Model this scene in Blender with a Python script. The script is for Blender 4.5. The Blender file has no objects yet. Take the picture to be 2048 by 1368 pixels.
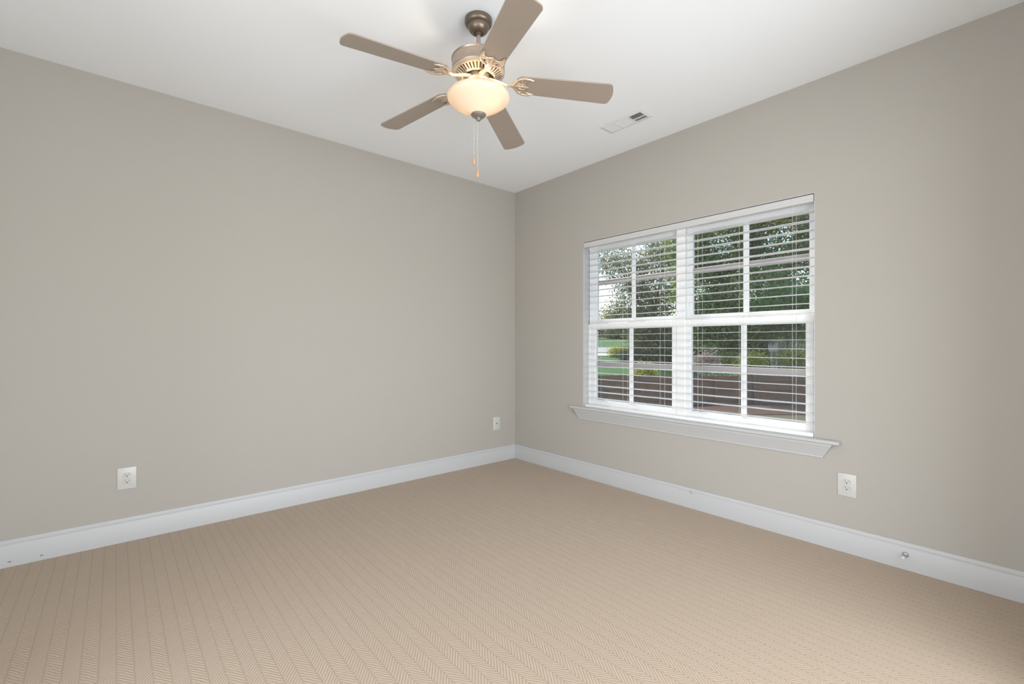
import bpy, bmesh, math, random
import numpy as np
from mathutils import Vector, Matrix

C = bpy.context.scene.collection
SC = bpy.context.scene
random.seed(7)
PI = math.pi

# ------------------------------------------------------------------ camera
H = 2.743                       # ceiling height
ANG = math.radians(49.22684)    # view direction from +X towards +Y
V = Vector((math.cos(ANG), math.sin(ANG), 0))
R_ = Vector((math.sin(ANG), -math.cos(ANG), 0))
CAM = Vector((-3.14236, -3.59626, 1.18224))
cd = bpy.data.cameras.new('camera')
cam = bpy.data.objects.new('camera', cd)
C.objects.link(cam)
cam.location = CAM
cam.rotation_euler = (math.radians(90), 0, ANG - math.radians(90))
cd.sensor_fit = 'HORIZONTAL'
cd.sensor_width = 36.0
cd.lens = 921.0 / 2048.0 * 36.0
cd.shift_y = 3.0 / 2048.0
cd.clip_start = 0.02
cd.clip_end = 500
SC.camera = cam

# ------------------------------------------------------------------ light, sky, exposure
SC.view_settings.view_transform = 'Standard'
SC.view_settings.look = 'None'
SC.view_settings.exposure = 0.0
SC.view_settings.gamma = 1.0
SC.view_settings.use_curve_mapping = False
try:
    SC.cycles.use_denoising = True
    SC.cycles.max_bounces = 10
    SC.cycles.diffuse_bounces = 6
    SC.cycles.transparent_max_bounces = 16
    SC.cycles.caustics_reflective = False
    SC.cycles.caustics_refractive = False
    SC.cycles.sample_clamp_indirect = 6.0
except Exception:
    pass

w = bpy.data.worlds.new('sky')
SC.world = w
w.use_nodes = True
nt = w.node_tree
nt.nodes.clear()
sky = nt.nodes.new('ShaderNodeTexSky')
sky.sky_type = 'NISHITA'
sky.sun_disc = False
sky.sun_elevation = math.radians(52)
sky.sun_rotation = math.radians(5)
sky.air_density = 1.0
sky.dust_density = 2.0
bg = nt.nodes.new('ShaderNodeBackground')
bg.inputs['Strength'].default_value = 0.36
wo = nt.nodes.new('ShaderNodeOutputWorld')
nt.links.new(sky.outputs[0], bg.inputs['Color'])
nt.links.new(bg.outputs[0], wo.inputs['Surface'])

sd = bpy.data.lights.new('sun', 'SUN')
sd.energy = 4.6
sd.angle = math.radians(0.6)
sd.color = (1.0, 0.95, 0.86)
sun = bpy.data.objects.new('sun', sd)
C.objects.link(sun)
sun.rotation_euler = Vector((0.45, 1.0, 1.35)).to_track_quat('Z', 'Y').to_euler()
sun.location = (5, 20, 30)

def area(name, loc, aim, sx, sy, watts, col):
    l = bpy.data.lights.new(name, 'AREA')
    l.shape = 'RECTANGLE'
    l.size = sx; l.size_y = sy
    l.energy = watts; l.color = col
    o = bpy.data.objects.new(name, l)
    C.objects.link(o)
    o.location = loc
    o.rotation_euler = (-Vector(aim)).to_track_quat('Z', 'Y').to_euler()
    return o
# fill lights at the end of two alcoves added behind the camera
WS = (-3.45, -0.86, 0.15, 2.12)      # rear wall alcove x0,x1,z0,z1
WW = (-3.60, -1.74, 0.15, 2.12)      # side wall alcove y0,y1,z0,z1
AD = 0.95                            # alcove depth
area('fill_light_rear', ((WS[0]+WS[1])/2, -3.74-AD, 1.135), (0, 1, 0), WS[1]-WS[0]-0.04, 1.93, 115, (0.945, 0.98, 1.0))
area('fill_light_side', (-3.74-AD, (WW[0]+WW[1])/2, 1.135), (1, 0, 0), WW[1]-WW[0]-0.04, 1.93, 53, (0.945, 0.98, 1.0))

# ------------------------------------------------------------------ materials
def lin(c):
    return tuple(((x/255)/12.92 if x/255 <= 0.04045 else ((x/255+0.055)/1.055)**2.4) for x in c)

def mat(name, col, rough=0.6, metal=0.0, spec=0.5, noise=0.0, nscale=8.0, bump=0.0, bscale=60.0, coat=0.0):
    m = bpy.data.materials.new(name)
    m.use_nodes = True
    n = m.node_tree.nodes; L = m.node_tree.links
    b = n['Principled BSDF']
    b.inputs['Base Color'].default_value = (*col, 1)
    b.inputs['Roughness'].default_value = rough
    b.inputs['Metallic'].default_value = metal
    b.inputs['Specular IOR Level'].default_value = spec
    if coat: b.inputs['Coat Weight'].default_value = coat
    if noise or bump:
        tc = n.new('ShaderNodeTexCoord')
    if noise:
        t = n.new('ShaderNodeTexNoise')
        t.inputs['Scale'].default_value = nscale
        t.inputs['Detail'].default_value = 4
        L.new(tc.outputs['Object'], t.inputs['Vector'])
        r = n.new('ShaderNodeMapRange')
        r.inputs['To Min'].default_value = 1 - noise
        r.inputs['To Max'].default_value = 1 + noise
        L.new(t.outputs['Fac'], r.inputs['Value'])
        h = n.new('ShaderNodeHueSaturation')
        h.inputs['Color'].default_value = (*col, 1)
        L.new(r.outputs[0], h.inputs['Value'])
        L.new(h.outputs[0], b.inputs['Base Color'])
    if bump:
        t2 = n.new('ShaderNodeTexNoise')
        t2.inputs['Scale'].default_value = bscale
        t2.inputs['Detail'].default_value = 3
        L.new(tc.outputs['Object'], t2.inputs['Vector'])
        bp = n.new('ShaderNodeBump')
        bp.inputs['Strength'].default_value = bump
        bp.inputs['Distance'].default_value = 0.002
        L.new(t2.outputs['Fac'], bp.inputs['Height'])
        L.new(bp.outputs[0], b.inputs['Normal'])
    return m

M = {}
M['wall'] = mat('greige_wall_paint', (0.443, 0.416, 0.379), 0.85, spec=0.25, bump=0.08, bscale=180)
M['wall_bounce'] = mat('bounce_white_wall', (0.80, 0.80, 0.79), 0.8, spec=0.25)  # unseen walls made paler than the visible ones to bounce light
M['ceil'] = mat('white_ceiling_paint', (0.89, 0.91, 0.935), 0.9, spec=0.2, bump=0.05, bscale=150)
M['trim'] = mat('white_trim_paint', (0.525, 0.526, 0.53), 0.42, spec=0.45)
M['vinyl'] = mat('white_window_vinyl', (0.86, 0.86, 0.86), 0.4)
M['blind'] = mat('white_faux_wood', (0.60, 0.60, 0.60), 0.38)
M['slat'] = mat('daylit_slat_white', (0.90, 0.90, 0.89), 0.38)  # brighter than the valance white: daylight on the slats put into the colour
M['cord'] = mat('white_cord', (0.72, 0.72, 0.68), 0.8)
M['wand'] = mat('grey_acrylic_wand', (0.20, 0.21, 0.21), 0.25)
M['bar'] = mat('taupe_grille_bar', (0.50, 0.455, 0.475), 0.5)
M['plate'] = mat('white_switch_plate', (0.60, 0.59, 0.565), 0.35)
M['slot'] = mat('dark_slot', (0.03, 0.03, 0.03), 0.7)
M['gap'] = mat('grey_seam', (0.30, 0.29, 0.28), 0.7)
M['screw'] = mat('painted_screw', (0.55, 0.54, 0.52), 0.4)
M['vent'] = mat('white_register_enamel', (0.78, 0.78, 0.78), 0.4)
M['duct'] = mat('dark_duct', (0.02, 0.02, 0.02), 0.9)
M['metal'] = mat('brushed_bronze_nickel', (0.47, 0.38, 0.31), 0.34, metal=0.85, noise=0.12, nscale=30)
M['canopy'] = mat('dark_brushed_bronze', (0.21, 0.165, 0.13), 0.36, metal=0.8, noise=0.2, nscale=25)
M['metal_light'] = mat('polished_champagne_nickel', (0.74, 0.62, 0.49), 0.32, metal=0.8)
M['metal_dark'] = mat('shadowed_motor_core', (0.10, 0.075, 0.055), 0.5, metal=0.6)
M['pewter'] = mat('pewter_finial', (0.33, 0.30, 0.26), 0.35, metal=0.8)
M['chain'] = mat('bead_chain', (0.62, 0.60, 0.56), 0.35, metal=0.5)
M['fob'] = mat('tan_wood_fob', (0.46, 0.29, 0.18), 0.45, noise=0.15, nscale=60)
M['stop_metal'] = mat('satin_nickel_stop', (0.50, 0.50, 0.50), 0.35, metal=0.6)
M['rubber'] = mat('white_rubber_tip', (0.78, 0.78, 0.78), 0.6)
M['scuff'] = mat('dark_scuff', (0.10, 0.08, 0.06), 0.8)
M['siding'] = mat('grey_siding', (0.40, 0.40, 0.40), 0.8)

def wood_blade():
    m = mat('taupe_satin_blade', (0.30, 0.25, 0.21), 0.30, spec=0.9)
    n = m.node_tree.nodes; L = m.node_tree.links; b = n['Principled BSDF']
    tc = n.new('ShaderNodeTexCoord'); mp = n.new('ShaderNodeMapping')
    mp.inputs['Scale'].default_value = (3, 60, 60)
    t = n.new('ShaderNodeTexNoise'); t.inputs['Scale'].default_value = 2.0; t.inputs['Detail'].default_value = 5
    r = n.new('ShaderNodeValToRGB')
    r.color_ramp.elements[0].color = (0.303, 0.247, 0.201, 1); r.color_ramp.elements[0].position = 0.3
    r.color_ramp.elements[1].color = (0.315, 0.258, 0.211, 1); r.color_ramp.elements[1].position = 0.7
    L.new(tc.outputs['Object'], mp.inputs['Vector']); L.new(mp.outputs[0], t.inputs['Vector'])
    L.new(t.outputs['Fac'], r.inputs['Fac']); L.new(r.outputs[0], b.inputs['Base Color'])
    return m
M['blade'] = wood_blade()

def bowl_mat():
    m = bpy.data.materials.new('frosted_bowl_glass'); m.use_nodes = True
    n = m.node_tree.nodes; L = m.node_tree.links; n.clear()
    o = n.new('ShaderNodeOutputMaterial')
    d = n.new('ShaderNodeBsdfDiffuse'); d.inputs['Color'].default_value = (0.84, 0.72, 0.58, 1)
    t = n.new('ShaderNodeBsdfTranslucent'); t.inputs['Color'].default_value = (0.92, 0.80, 0.64, 1)
    g = n.new('ShaderNodeBsdfGlossy'); g.inputs['Roughness'].default_value = 0.25
    mx = n.new('ShaderNodeMixShader'); mx.inputs[0].default_value = 0.21
    m2 = n.new('ShaderNodeMixShader'); m2.inputs[0].default_value = 0.04
    L.new(d.outputs[0], mx.inputs[1]); L.new(t.outputs[0], mx.inputs[2])
    L.new(mx.outputs[0], m2.inputs[1]); L.new(g.outputs[0], m2.inputs[2])
    L.new(m2.outputs[0], o.inputs['Surface'])
    return m
M['bowl'] = bowl_mat()

def emit_mat(name, col, s):
    m = bpy.data.materials.new(name); m.use_nodes = True
    b = m.node_tree.nodes['Principled BSDF']
    b.inputs['Base Color'].default_value = (0.9, 0.9, 0.9, 1)
    b.inputs['Emission Color'].default_value = (*col, 1)
    b.inputs['Emission Strength'].default_value = s
    return m
M['bulb'] = emit_mat('lit_bulb', (1.0, 0.88, 0.70), 88)

def glass_mat():
    m = bpy.data.materials.new('window_glass'); m.use_nodes = True
    n = m.node_tree.nodes; L = m.node_tree.links; n.clear()
    o = n.new('ShaderNodeOutputMaterial')
    t = n.new('ShaderNodeBsdfTransparent'); t.inputs['Color'].default_value = (0.97, 0.98, 0.975, 1)
    g = n.new('ShaderNodeBsdfGlossy'); g.inputs['Roughness'].default_value = 0.0
    f = n.new('ShaderNodeFresnel'); ge = n.new('ShaderNodeNewGeometry'); mr = n.new('ShaderNodeMapRange')   # same reflectance on both faces of the pane
    mr.inputs['To Min'].default_value = 1.6; mr.inputs['To Max'].default_value = 1/1.6
    L.new(ge.outputs['Backfacing'], mr.inputs['Value']); L.new(mr.outputs[0], f.inputs['IOR'])
    mx = n.new('ShaderNodeMixShader')
    L.new(f.outputs[0], mx.inputs[0]); L.new(t.outputs[0], mx.inputs[1]); L.new(g.outputs[0], mx.inputs[2])
    L.new(mx.outputs[0], o.inputs['Surface'])
    return m
M['glass'] = glass_mat()

def carpet_mat():
    m = bpy.data.materials.new('herringbone_carpet'); m.use_nodes = True
    n = m.node_tree.nodes; L = m.node_tree.links; b = n['Principled BSDF']
    b.inputs['Roughness'].default_value = 0.95
    b.inputs['Specular IOR Level'].default_value = 0.1
    b.inputs['Sheen Weight'].default_value = 0.15
    def mth(op, a, c=None, d=None):
        x = n.new('ShaderNodeMath'); x.operation = op
        for i, q in enumerate((a, c, d)):
            if q is None: continue
            if isinstance(q, (int, float)): x.inputs[i].default_value = q
            else: L.new(q, x.inputs[i])
        return x.outputs[0]
    tc = n.new('ShaderNodeTexCoord')
    # tiny wobble of the yarn
    nz = n.new('ShaderNodeTexNoise'); nz.inputs['Scale'].default_value = 35; nz.inputs['Detail'].default_value = 2
    L.new(tc.outputs['Object'], nz.inputs['Vector'])
    wob = mth('MULTIPLY', mth('SUBTRACT', nz.outputs['Fac'], 0.5), 0.006)
    sx = n.new('ShaderNodeSeparateXYZ'); L.new(tc.outputs['Object'], sx.inputs[0])
    x = mth('ADD', mth('ADD', sx.outputs[0], 3.138), wob)
    pp = mth('PINGPONG', x, 0.0495)
    ph = mth('DIVIDE', mth('ADD', mth('ADD', sx.outputs[1], wob), mth('MULTIPLY', pp, 1.4)), 0.018)
    s = mth('SINE', mth('MULTIPLY', ph, 2*PI))
    line = mth('MULTIPLY_ADD', s, 0.5, 0.5)
    edge = mth('MINIMUM', pp, mth('SUBTRACT', 0.0495, pp))
    em = n.new('ShaderNodeMapRange'); em.inputs['From Min'].default_value = 0.0; em.inputs['From Max'].default_value = 0.0035
    L.new(edge, em.inputs['Value'])
    f = mth('MULTIPLY', line, em.outputs[0])
    fine = n.new('ShaderNodeTexNoise'); fine.inputs['Scale'].default_value = 330; fine.inputs['Detail'].default_value = 2
    L.new(tc.outputs['Object'], fine.inputs['Vector'])
    f2 = mth('ADD', f, mth('MULTIPLY', mth('SUBTRACT', fine.outputs['Fac'], 0.5), 1.1))
    r = n.new('ShaderNodeValToRGB')
    r.color_ramp.elements[0].color = (*CARPET_D, 1); r.color_ramp.elements[0].position = 0.0
    r.color_ramp.elements[1].color = (*CARPET_L, 1); r.color_ramp.elements[1].position = 1.0
    L.new(f2, r.inputs['Fac'])
    L.new(r.outputs[0], b.inputs['Base Color'])
    bp = n.new('ShaderNodeBump'); bp.inputs['Strength'].default_value = 0.35; bp.inputs['Distance'].default_value = 0.003
    L.new(f2, bp.inputs['Height']); L.new(bp.outputs[0], b.inputs['Normal'])
    return m
CARPET_D = (0.378, 0.288, 0.212)
CARPET_L = (0.525, 0.420, 0.322)
M['carpet'] = carpet_mat()

def leaf_mat(name, dark, light, trans=0.45):
    m = bpy.data.materials.new(name); m.use_nodes = True
    n = m.node_tree.nodes; L = m.node_tree.links; n.clear()
    o = n.new('ShaderNodeOutputMaterial')
    geo = n.new('ShaderNodeNewGeometry')
    r = n.new('ShaderNodeValToRGB')
    r.color_ramp.elements[0].color = (*dark, 1); r.color_ramp.elements[1].color = (*light, 1)
    L.new(geo.outputs['Random Per Island'], r.inputs['Fac'])
    d = n.new('ShaderNodeBsdfDiffuse'); t = n.new('ShaderNodeBsdfTranslucent')
    g = n.new('ShaderNodeBsdfGlossy'); g.inputs['Roughness'].default_value = 0.4
    L.new(r.outputs[0], d.inputs['Color']); L.new(r.outputs[0], t.inputs['Color'])
    mx = n.new('ShaderNodeMixShader'); mx.inputs[0].default_value = trans
    m2 = n.new('ShaderNodeMixShader'); m2.inputs[0].default_value = 0.05
    L.new(d.outputs[0], mx.inputs[1]); L.new(t.outputs[0], mx.inputs[2])
    L.new(mx.outputs[0], m2.inputs[1]); L.new(g.outputs[0], m2.inputs[2])
    L.new(m2.outputs[0], o.inputs['Surface'])
    return m
M['leaf_oak'] = leaf_mat('oak_leaves', (0.10, 0.15, 0.045), (0.42, 0.54, 0.17))
M['leaf_pale'] = leaf_mat('pale_grey_green_leaves', (0.19, 0.21, 0.10), (0.48, 0.48, 0.28))
M['leaf_far'] = leaf_mat('distant_leaves', (0.09, 0.125, 0.055), (0.24, 0.30, 0.13))
M['leaf_yellow'] = leaf_mat('yellow_green_leaves', (0.24, 0.27, 0.045), (0.55, 0.55, 0.10))
M['leaf_bright'] = leaf_mat('bright_green_leaves', (0.08, 0.20, 0.05), (0.22, 0.42, 0.11))
M['leaf_pink'] = leaf_mat('dry_pinkish_blooms', (0.28, 0.21, 0.17), (0.50, 0.40, 0.36))
M['bark'] = mat('brown_bark', (0.11, 0.075, 0.055), 0.9, noise=0.3, nscale=4)
M['fence'] = mat('weathered_brown_fence', (0.27, 0.15, 0.088), 0.85, noise=0.35, nscale=3.5)
M['post'] = mat('brown_fence_post', (0.24, 0.16, 0.115), 0.85, noise=0.3, nscale=3)
M['grass'] = mat('mown_lawn', (0.042, 0.115, 0.027), 0.95, noise=0.25, nscale=1.2)
M['dry'] = mat('dry_olive_yard', (0.09, 0.078, 0.034), 0.95, noise=0.35, nscale=2.5)
M['mulch'] = mat('reddish_mulch', (0.075, 0.042, 0.024), 0.95, noise=0.5, nscale=6)
M['road'] = mat('grey_asphalt', (0.34, 0.33, 0.33), 0.9, noise=0.1, nscale=1)
M['concrete'] = mat('pale_concrete', (0.58, 0.55, 0.50), 0.9, noise=0.08, nscale=1)
M['brick'] = mat('red_brick', (0.30, 0.13, 0.09), 0.85, noise=0.2, nscale=3)
M['roof'] = mat('brown_shingle', (0.22, 0.18, 0.15), 0.9, noise=0.15, nscale=2)
M['tan'] = mat('taupe_siding', (0.24, 0.20, 0.175), 0.85, noise=0.06, nscale=2)
M['white'] = mat('white_painted_wood', (0.55, 0.46, 0.42), 0.6)
M['pane_dark'] = mat('dark_house_window', (0.03, 0.035, 0.04), 0.15)
M['rock'] = mat('pinkish_boulder', (0.42, 0.36, 0.33), 0.9, noise=0.25, nscale=2)

# ------------------------------------------------------------------ helpers
class MB:
    def __init__(s): s.bm = bmesh.new()
    def box(s, x0, x1, y0, y1, z0, z1, bev=0.0, seg=1):
        vs = [s.bm.verts.new(p) for p in ((x0,y0,z0),(x1,y0,z0),(x1,y1,z0),(x0,y1,z0),(x0,y0,z1),(x1,y0,z1),(x1,y1,z1),(x0,y1,z1))]
        fs = [s.bm.faces.new([vs[i] for i in f]) for f in ((0,3,2,1),(4,5,6,7),(0,1,5,4),(1,2,6,5),(2,3,7,6),(3,0,4,7))]
        if bev:
            es = list({e for f in fs for e in f.edges})
            bmesh.ops.bevel(s.bm, geom=es, offset=bev, segments=seg, affect='EDGES', profile=0.5)
        return s
    def prism(s, prof, f, t0, t1, m0=None, m1=None):
        """prof: list of 2D points; f(a,b,t)->xyz; m0/m1: optional per-point t offset (mitre)"""
        A = []; B = []
        for i, (a, b) in enumerate(prof):
            A.append(s.bm.verts.new(f(a, b, t0 + (m0(a, b) if m0 else 0))))
            B.append(s.bm.verts.new(f(a, b, t1 + (m1(a, b) if m1 else 0))))
        n = len(prof)
        for i in range(n):
            j = (i+1) % n
            s.bm.faces.new((A[i], A[j], B[j], B[i]))
        s.bm.faces.new(A[::-1]); s.bm.faces.new(B)
        return s
    def lathe(s, prof, seg=32, o=(0,0,0), a0=0.0, a1=2*PI, mtx=None):
        full = abs((a1-a0) - 2*PI) < 1e-6
        cols = seg if full else seg+1
        rings = []
        for (r, z) in prof:
            if r < 1e-7:
                p = Vector((o[0], o[1], o[2]+z))
                rings.append([s.bm.verts.new(mtx @ p if mtx else p)])
            else:
                ring = []
                for i in range(cols):
                    t = a0 + (a1-a0)*i/seg
                    p = Vector((o[0]+r*math.cos(t), o[1]+r*math.sin(t), o[2]+z))
                    ring.append(s.bm.verts.new(mtx @ p if mtx else p))
                rings.append(ring)
        for k in range(len(rings)-1):
            a, b = rings[k], rings[k+1]
            for i in range(seg):
                j = (i+1) % cols
                if len(a) == 1 and len(b) == 1: continue
                if len(a) == 1: s.bm.faces.new((a[0], b[i], b[j]))
                elif len(b) == 1: s.bm.faces.new((a[i], b[0], a[j]))
                else: s.bm.faces.new((a[i], b[i], b[j], a[j]))
        return s
    def tube(s, pts, rad, seg=8, flat=1.0, up=(0,0,1)):
        """swept (elliptic) tube: rad per point or constant; flat squashes along the up axis"""
        n = len(pts); P = [Vector(p) for p in pts]
        rr = rad if isinstance(rad, (list, tuple)) else [rad]*n
        rings = []
        for i in range(n):
            t = (P[min(i+1, n-1)] - P[max(i-1, 0)]).normalized()
            u = Vector(up)
            if abs(t.dot(u)) > 0.95: u = Vector((1, 0, 0))
            a = t.cross(u).normalized(); b = a.cross(t).normalized()
            rings.append([s.bm.verts.new(P[i] + a*rr[i]*math.cos(2*PI*k/seg) + b*rr[i]*flat*math.sin(2*PI*k/seg)) for k in range(seg)])
        for i in range(n-1):
            for k in range(seg):
                j = (k+1) % seg
                s.bm.faces.new((rings[i][k], rings[i][j], rings[i+1][j], rings[i+1][k]))
        s.bm.faces.new(rings[0][::-1]); s.bm.faces.new(rings[-1])
        return s
    def poly(s, pts, z0, z1, f=None):
        """extrude a 2D outline between two heights"""
        f = f or (lambda x, y, z: (x, y, z))
        A = [s.bm.verts.new(f(x, y, z0)) for x, y in pts]; B = [s.bm.verts.new(f(x, y, z1)) for x, y in pts]
        n = len(pts)
        for i in range(n):
            j = (i+1) % n
            s.bm.faces.new((A[i], A[j], B[j], B[i]))
        s.bm.faces.new(A[::-1]); s.bm.faces.new(B)
        return s
    def build(s, name, m, parent=None, smooth=0, loc=None):
        bmesh.ops.recalc_face_normals(s.bm, faces=s.bm.faces[:])
        me = bpy.data.meshes.new(name); s.bm.to_mesh(me); s.bm.free()
        me.materials.append(m)
        if smooth:
            me.polygons.foreach_set('use_smooth', [True]*len(me.polygons))
            try: me.set_sharp_from_angle(angle=math.radians(smooth))
            except Exception: pass
        o = bpy.data.objects.new(name, me); C.objects.link(o)
        if parent: o.parent = parent
        if loc: o.location = loc
        return o

def tag(o, label, cat, group=None, kind=None):
    o['label'] = label; o['category'] = cat
    if group: o['group'] = group
    if kind: o['kind'] = kind
    return o
def empty(name, loc=(0,0,0), rz=0):
    o = bpy.data.objects.new(name, None); C.objects.link(o)
    o.location = loc; o.rotation_euler = (0, 0, rz); o.empty_display_size = 0.1
    return o
def wallpieces(mb, f, a0, a1, z0, z1, hole):
    """solid wall slab as four blocks round one opening; f(a0,a1,z0,z1) adds a block"""
    h0, h1, g0, g1 = hole
    f(a0, h0, z0, z1); f(h1, a1, z0, z1); f(h0, h1, z0, g0); f(h0, h1, g1, z1)

# ------------------------------------------------------------------ room shell
BX, BY = -3.74, -3.74        # inner faces of the walls behind the camera
m = MB(); m.box(BX-0.15, 0.0, BY-0.15, 0.0, -0.12, 0.0)
tag(m.build('floor', M['carpet']), 'beige herringbone carpet covering the whole floor', 'carpet', kind='structure')
m = MB(); m.box(BX-0.15, 0.16, BY-0.15, 0.14, H, H+0.15)
tag(m.build('ceiling', M['ceil']), 'plain white painted ceiling above the fan', 'ceiling', kind='structure')
m = MB(); m.box(BX-0.15, 0.0, 0.0, 0.14, -0.12, H)
tag(m.build('wall_left', M['wall']), 'plain greige wall on the left without a window', 'wall', kind='structure')
OPY0, OPY1, OPZ0, OPZ1 = -2.702, -0.916, 0.600, 2.080
m = MB(); wallpieces(m, lambda a, b, z0, z1: m.box(0.0, 0.16, a, b, z0, z1), BY-0.15, 0.14, -0.12, H, (OPY0, OPY1, OPZ0, OPZ1))
tag(m.build('wall_right', M['wall']), 'greige wall on the right around the wide window', 'wall', kind='structure')
m = MB(); wallpieces(m, lambda a, b, z0, z1: m.box(a, b, BY-0.15, BY, z0, z1), BX-0.15, 0.0, -0.12, H, WS)
tag(m.build('wall_rear', M['wall_bounce']), 'wall behind the viewer, made off white to bounce light, with an opening added for fill light', 'wall', kind='structure')
m = MB(); wallpieces(m, lambda a, b, z0, z1: m.box(BX-0.15, BX, a, b, z0, z1), BY, 0.0, -0.12, H, WW)
tag(m.build('wall_side', M['wall_bounce']), 'wall out of view on the far left side, made off white to bounce light', 'wall', kind='structure')

# alcove linings (out of view), added to hold and mask the fill lights
m = MB()
m.box(WS[0]-0.06, WS[0], BY-AD-0.03, BY-0.15, WS[2]-0.06, WS[3]+0.06); m.box(WS[1], WS[1]+0.06, BY-AD-0.03, BY-0.15, WS[2]-0.06, WS[3]+0.06)
m.box(WS[0], WS[1], BY-AD-0.03, BY-0.15, WS[2]-0.06, WS[2]); m.box(WS[0], WS[1], BY-AD-0.03, BY-0.15, WS[3], WS[3]+0.06)
tag(m.build('added_alcove_rear', M['wall']), 'greige lining added round the rear fill light, out of view', 'wall', kind='structure')
m = MB()
m.box(BX-AD-0.03, BX-0.15, WW[0]-0.06, WW[0], WW[2]-0.06, WW[3]+0.06); m.box(BX-AD-0.03, BX-0.15, WW[1], WW[1]+0.06, WW[2]-0.06, WW[3]+0.06)
m.box(BX-AD-0.03, BX-0.15, WW[0], WW[1], WW[2]-0.06, WW[2]); m.box(BX-AD-0.03, BX-0.15, WW[0], WW[1], WW[3], WW[3]+0.06)
tag(m.build('added_alcove_side', M['wall']), 'greige lining added round the side fill light, out of view', 'wall', kind='structure')

# baseboards: moulded profile
prof = [(0,0),(0.016,0),(0.016,0.112),(0.0145,0.1155),(0.0115,0.117),(0.0115,0.1225),(0.0125,0.1245),(0.0115,0.128),(0.008,0.133),(0.006,0.137),(0.0055,0.140),(0,0.140)]
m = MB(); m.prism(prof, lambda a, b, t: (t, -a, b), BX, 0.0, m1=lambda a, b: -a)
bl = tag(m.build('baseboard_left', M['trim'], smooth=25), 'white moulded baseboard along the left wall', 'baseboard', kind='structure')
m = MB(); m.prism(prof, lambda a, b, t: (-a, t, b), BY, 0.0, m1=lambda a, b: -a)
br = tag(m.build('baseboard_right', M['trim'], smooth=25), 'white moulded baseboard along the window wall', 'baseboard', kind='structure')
for (x, z) in ((-3.565, 0.028), (-3.445, 0.026)):
    MB().box(x-0.006, x+0.006, -0.0168, -0.0155, z-0.002, z+0.002).build('scuff', M['scuff'], bl)
MB().tube([(-0.0165, -1.93, 0.125), (-0.0172, -1.937, 0.113), (-0.0172, -1.94, 0.106)], 0.0012, 5).build('scratch', M['scuff'], br)

# ------------------------------------------------------------------ window in the right wall
win = tag(empty('window_1', (0.1, -1.809, OPZ0)), 'wide white twin sash window in the right wall', 'window', kind='structure')
def W(o): o.parent = win; o.matrix_parent_inverse = Matrix.Translation(win.location).inverted(); return o
YC = -1.809
FX0, FX1 = 0.070, 0.158
m = MB()   # painted returns of the opening
m.box(0.0005, 0.16, OPY1-0.004, OPY1, 0.624, OPZ1); m.box(0.0005, 0.16, OPY0, OPY0+0.004, 0.624, OPZ1); m.box(0.0005, 0.16, OPY0+0.004, OPY1-0.004, OPZ1-0.004, OPZ1)
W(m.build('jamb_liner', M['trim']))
m = MB()   # vinyl frame with stepped stops and the centre mullion
for y0, y1 in ((OPY1-0.026, OPY1-0.004), (OPY0+0.004, OPY0+0.026), (YC-0.022, YC+0.022)):
    m.box(FX0, FX1, y0, y1, 0.6245, OPZ1-0.004, 0.002)
m.box(FX0-0.004, FX0+0.008, YC-0.034, YC+0.034, 0.630, OPZ1-0.006, 0.003)
for ya, yb in ((OPY1-0.026, YC+0.022), (YC-0.022, OPY0+0.026)):
    m.box(FX0, FX1, yb, ya, OPZ1-0.032, OPZ1-0.004, 0.002)
    m.box(FX0, FX1, yb, ya, 0.6245, 0.640, 0.002)
    m.box(0.108, 0.112, ya-0.012, ya, 0.64, OPZ1-0.032); m.box(0.108, 0.112, yb, yb+0.012, 0.64, OPZ1-0.032)
W(m.build('frame', M['vinyl'], smooth=20))
def sash(name, x0, x1, ya, yb, za, zb, sa, sb, rt, rb, glx, mull_y, mull_x, barz):
    """one sash: ya>yb outer stile edges; sa/sb stile widths"""
    m = MB()
    m.box(x0, x1, ya-sa, ya, za, zb, 0.003); m.box(x0, x1, yb, yb+sb, za, zb, 0.003)
    m.box(x0, x1, yb+sb, ya-sa, zb-rt, zb, 0.003); m.box(x0, x1, yb+sb, ya-sa, za, za+rb, 0.003)
    # glazing bead, stepped in towards the glass
    g = 0.007
    for (p, q, r, t) in ((ya-sa-g, ya-sa, za+rb, zb-rt), (yb+sb, yb+sb+g, za+rb, zb-rt), (yb+sb+g, ya-sa-g, zb-rt-g, zb-rt), (yb+sb+g, ya-sa-g, za+rb, za+rb+g)):
        m.box(x0+0.010, x1-0.004, p, q, r, t)
    s_ = W(m.build(name, M['vinyl'], smooth=20))
    def S(o): o.parent = s_; o.matrix_parent_inverse = s_.matrix_parent_inverse.copy(); o.matrix_parent_inverse = Matrix.Identity(4); return o
    S(MB().box(glx-0.002, glx+0.002, yb+sb+0.001, ya-sa-0.001, za+rb+0.001, zb-rt-0.001).build('glass_pane', M['glass']))
    S(MB().box(mull_x, glx-0.0025, mull_y-0.0185, mull_y+0.0185, za+rb+g, zb-rt-g, 0.003).build('muntin', M['vinyl']))
    S(MB().box(glx+0.003, glx+0.015, yb+sb+g, ya-sa-g, barz-0.022, barz+0.022, 0.003).build('grille_bar', M['bar']))['label'] = 'taupe grey horizontal grille bar'
    return s_
ZB = 0.640; ZT = OPZ1-0.032
U1, U2 = (OPY1-0.026, YC+0.022), (YC-0.022, OPY0+0.026)
sash('upper_sash', 0.112, 0.150, U1[0], U1[1], 1.345, ZT, 0.032, 0.038, 0.030, 0.045, 0.130, -1.361, 0.116, 1.722)
sash('upper_sash', 0.112, 0.150, U2[0], U2[1], 1.345, ZT, 0.038, 0.032, 0.030, 0.045, 0.130, -2.261, 0.116, 1.722)
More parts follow.
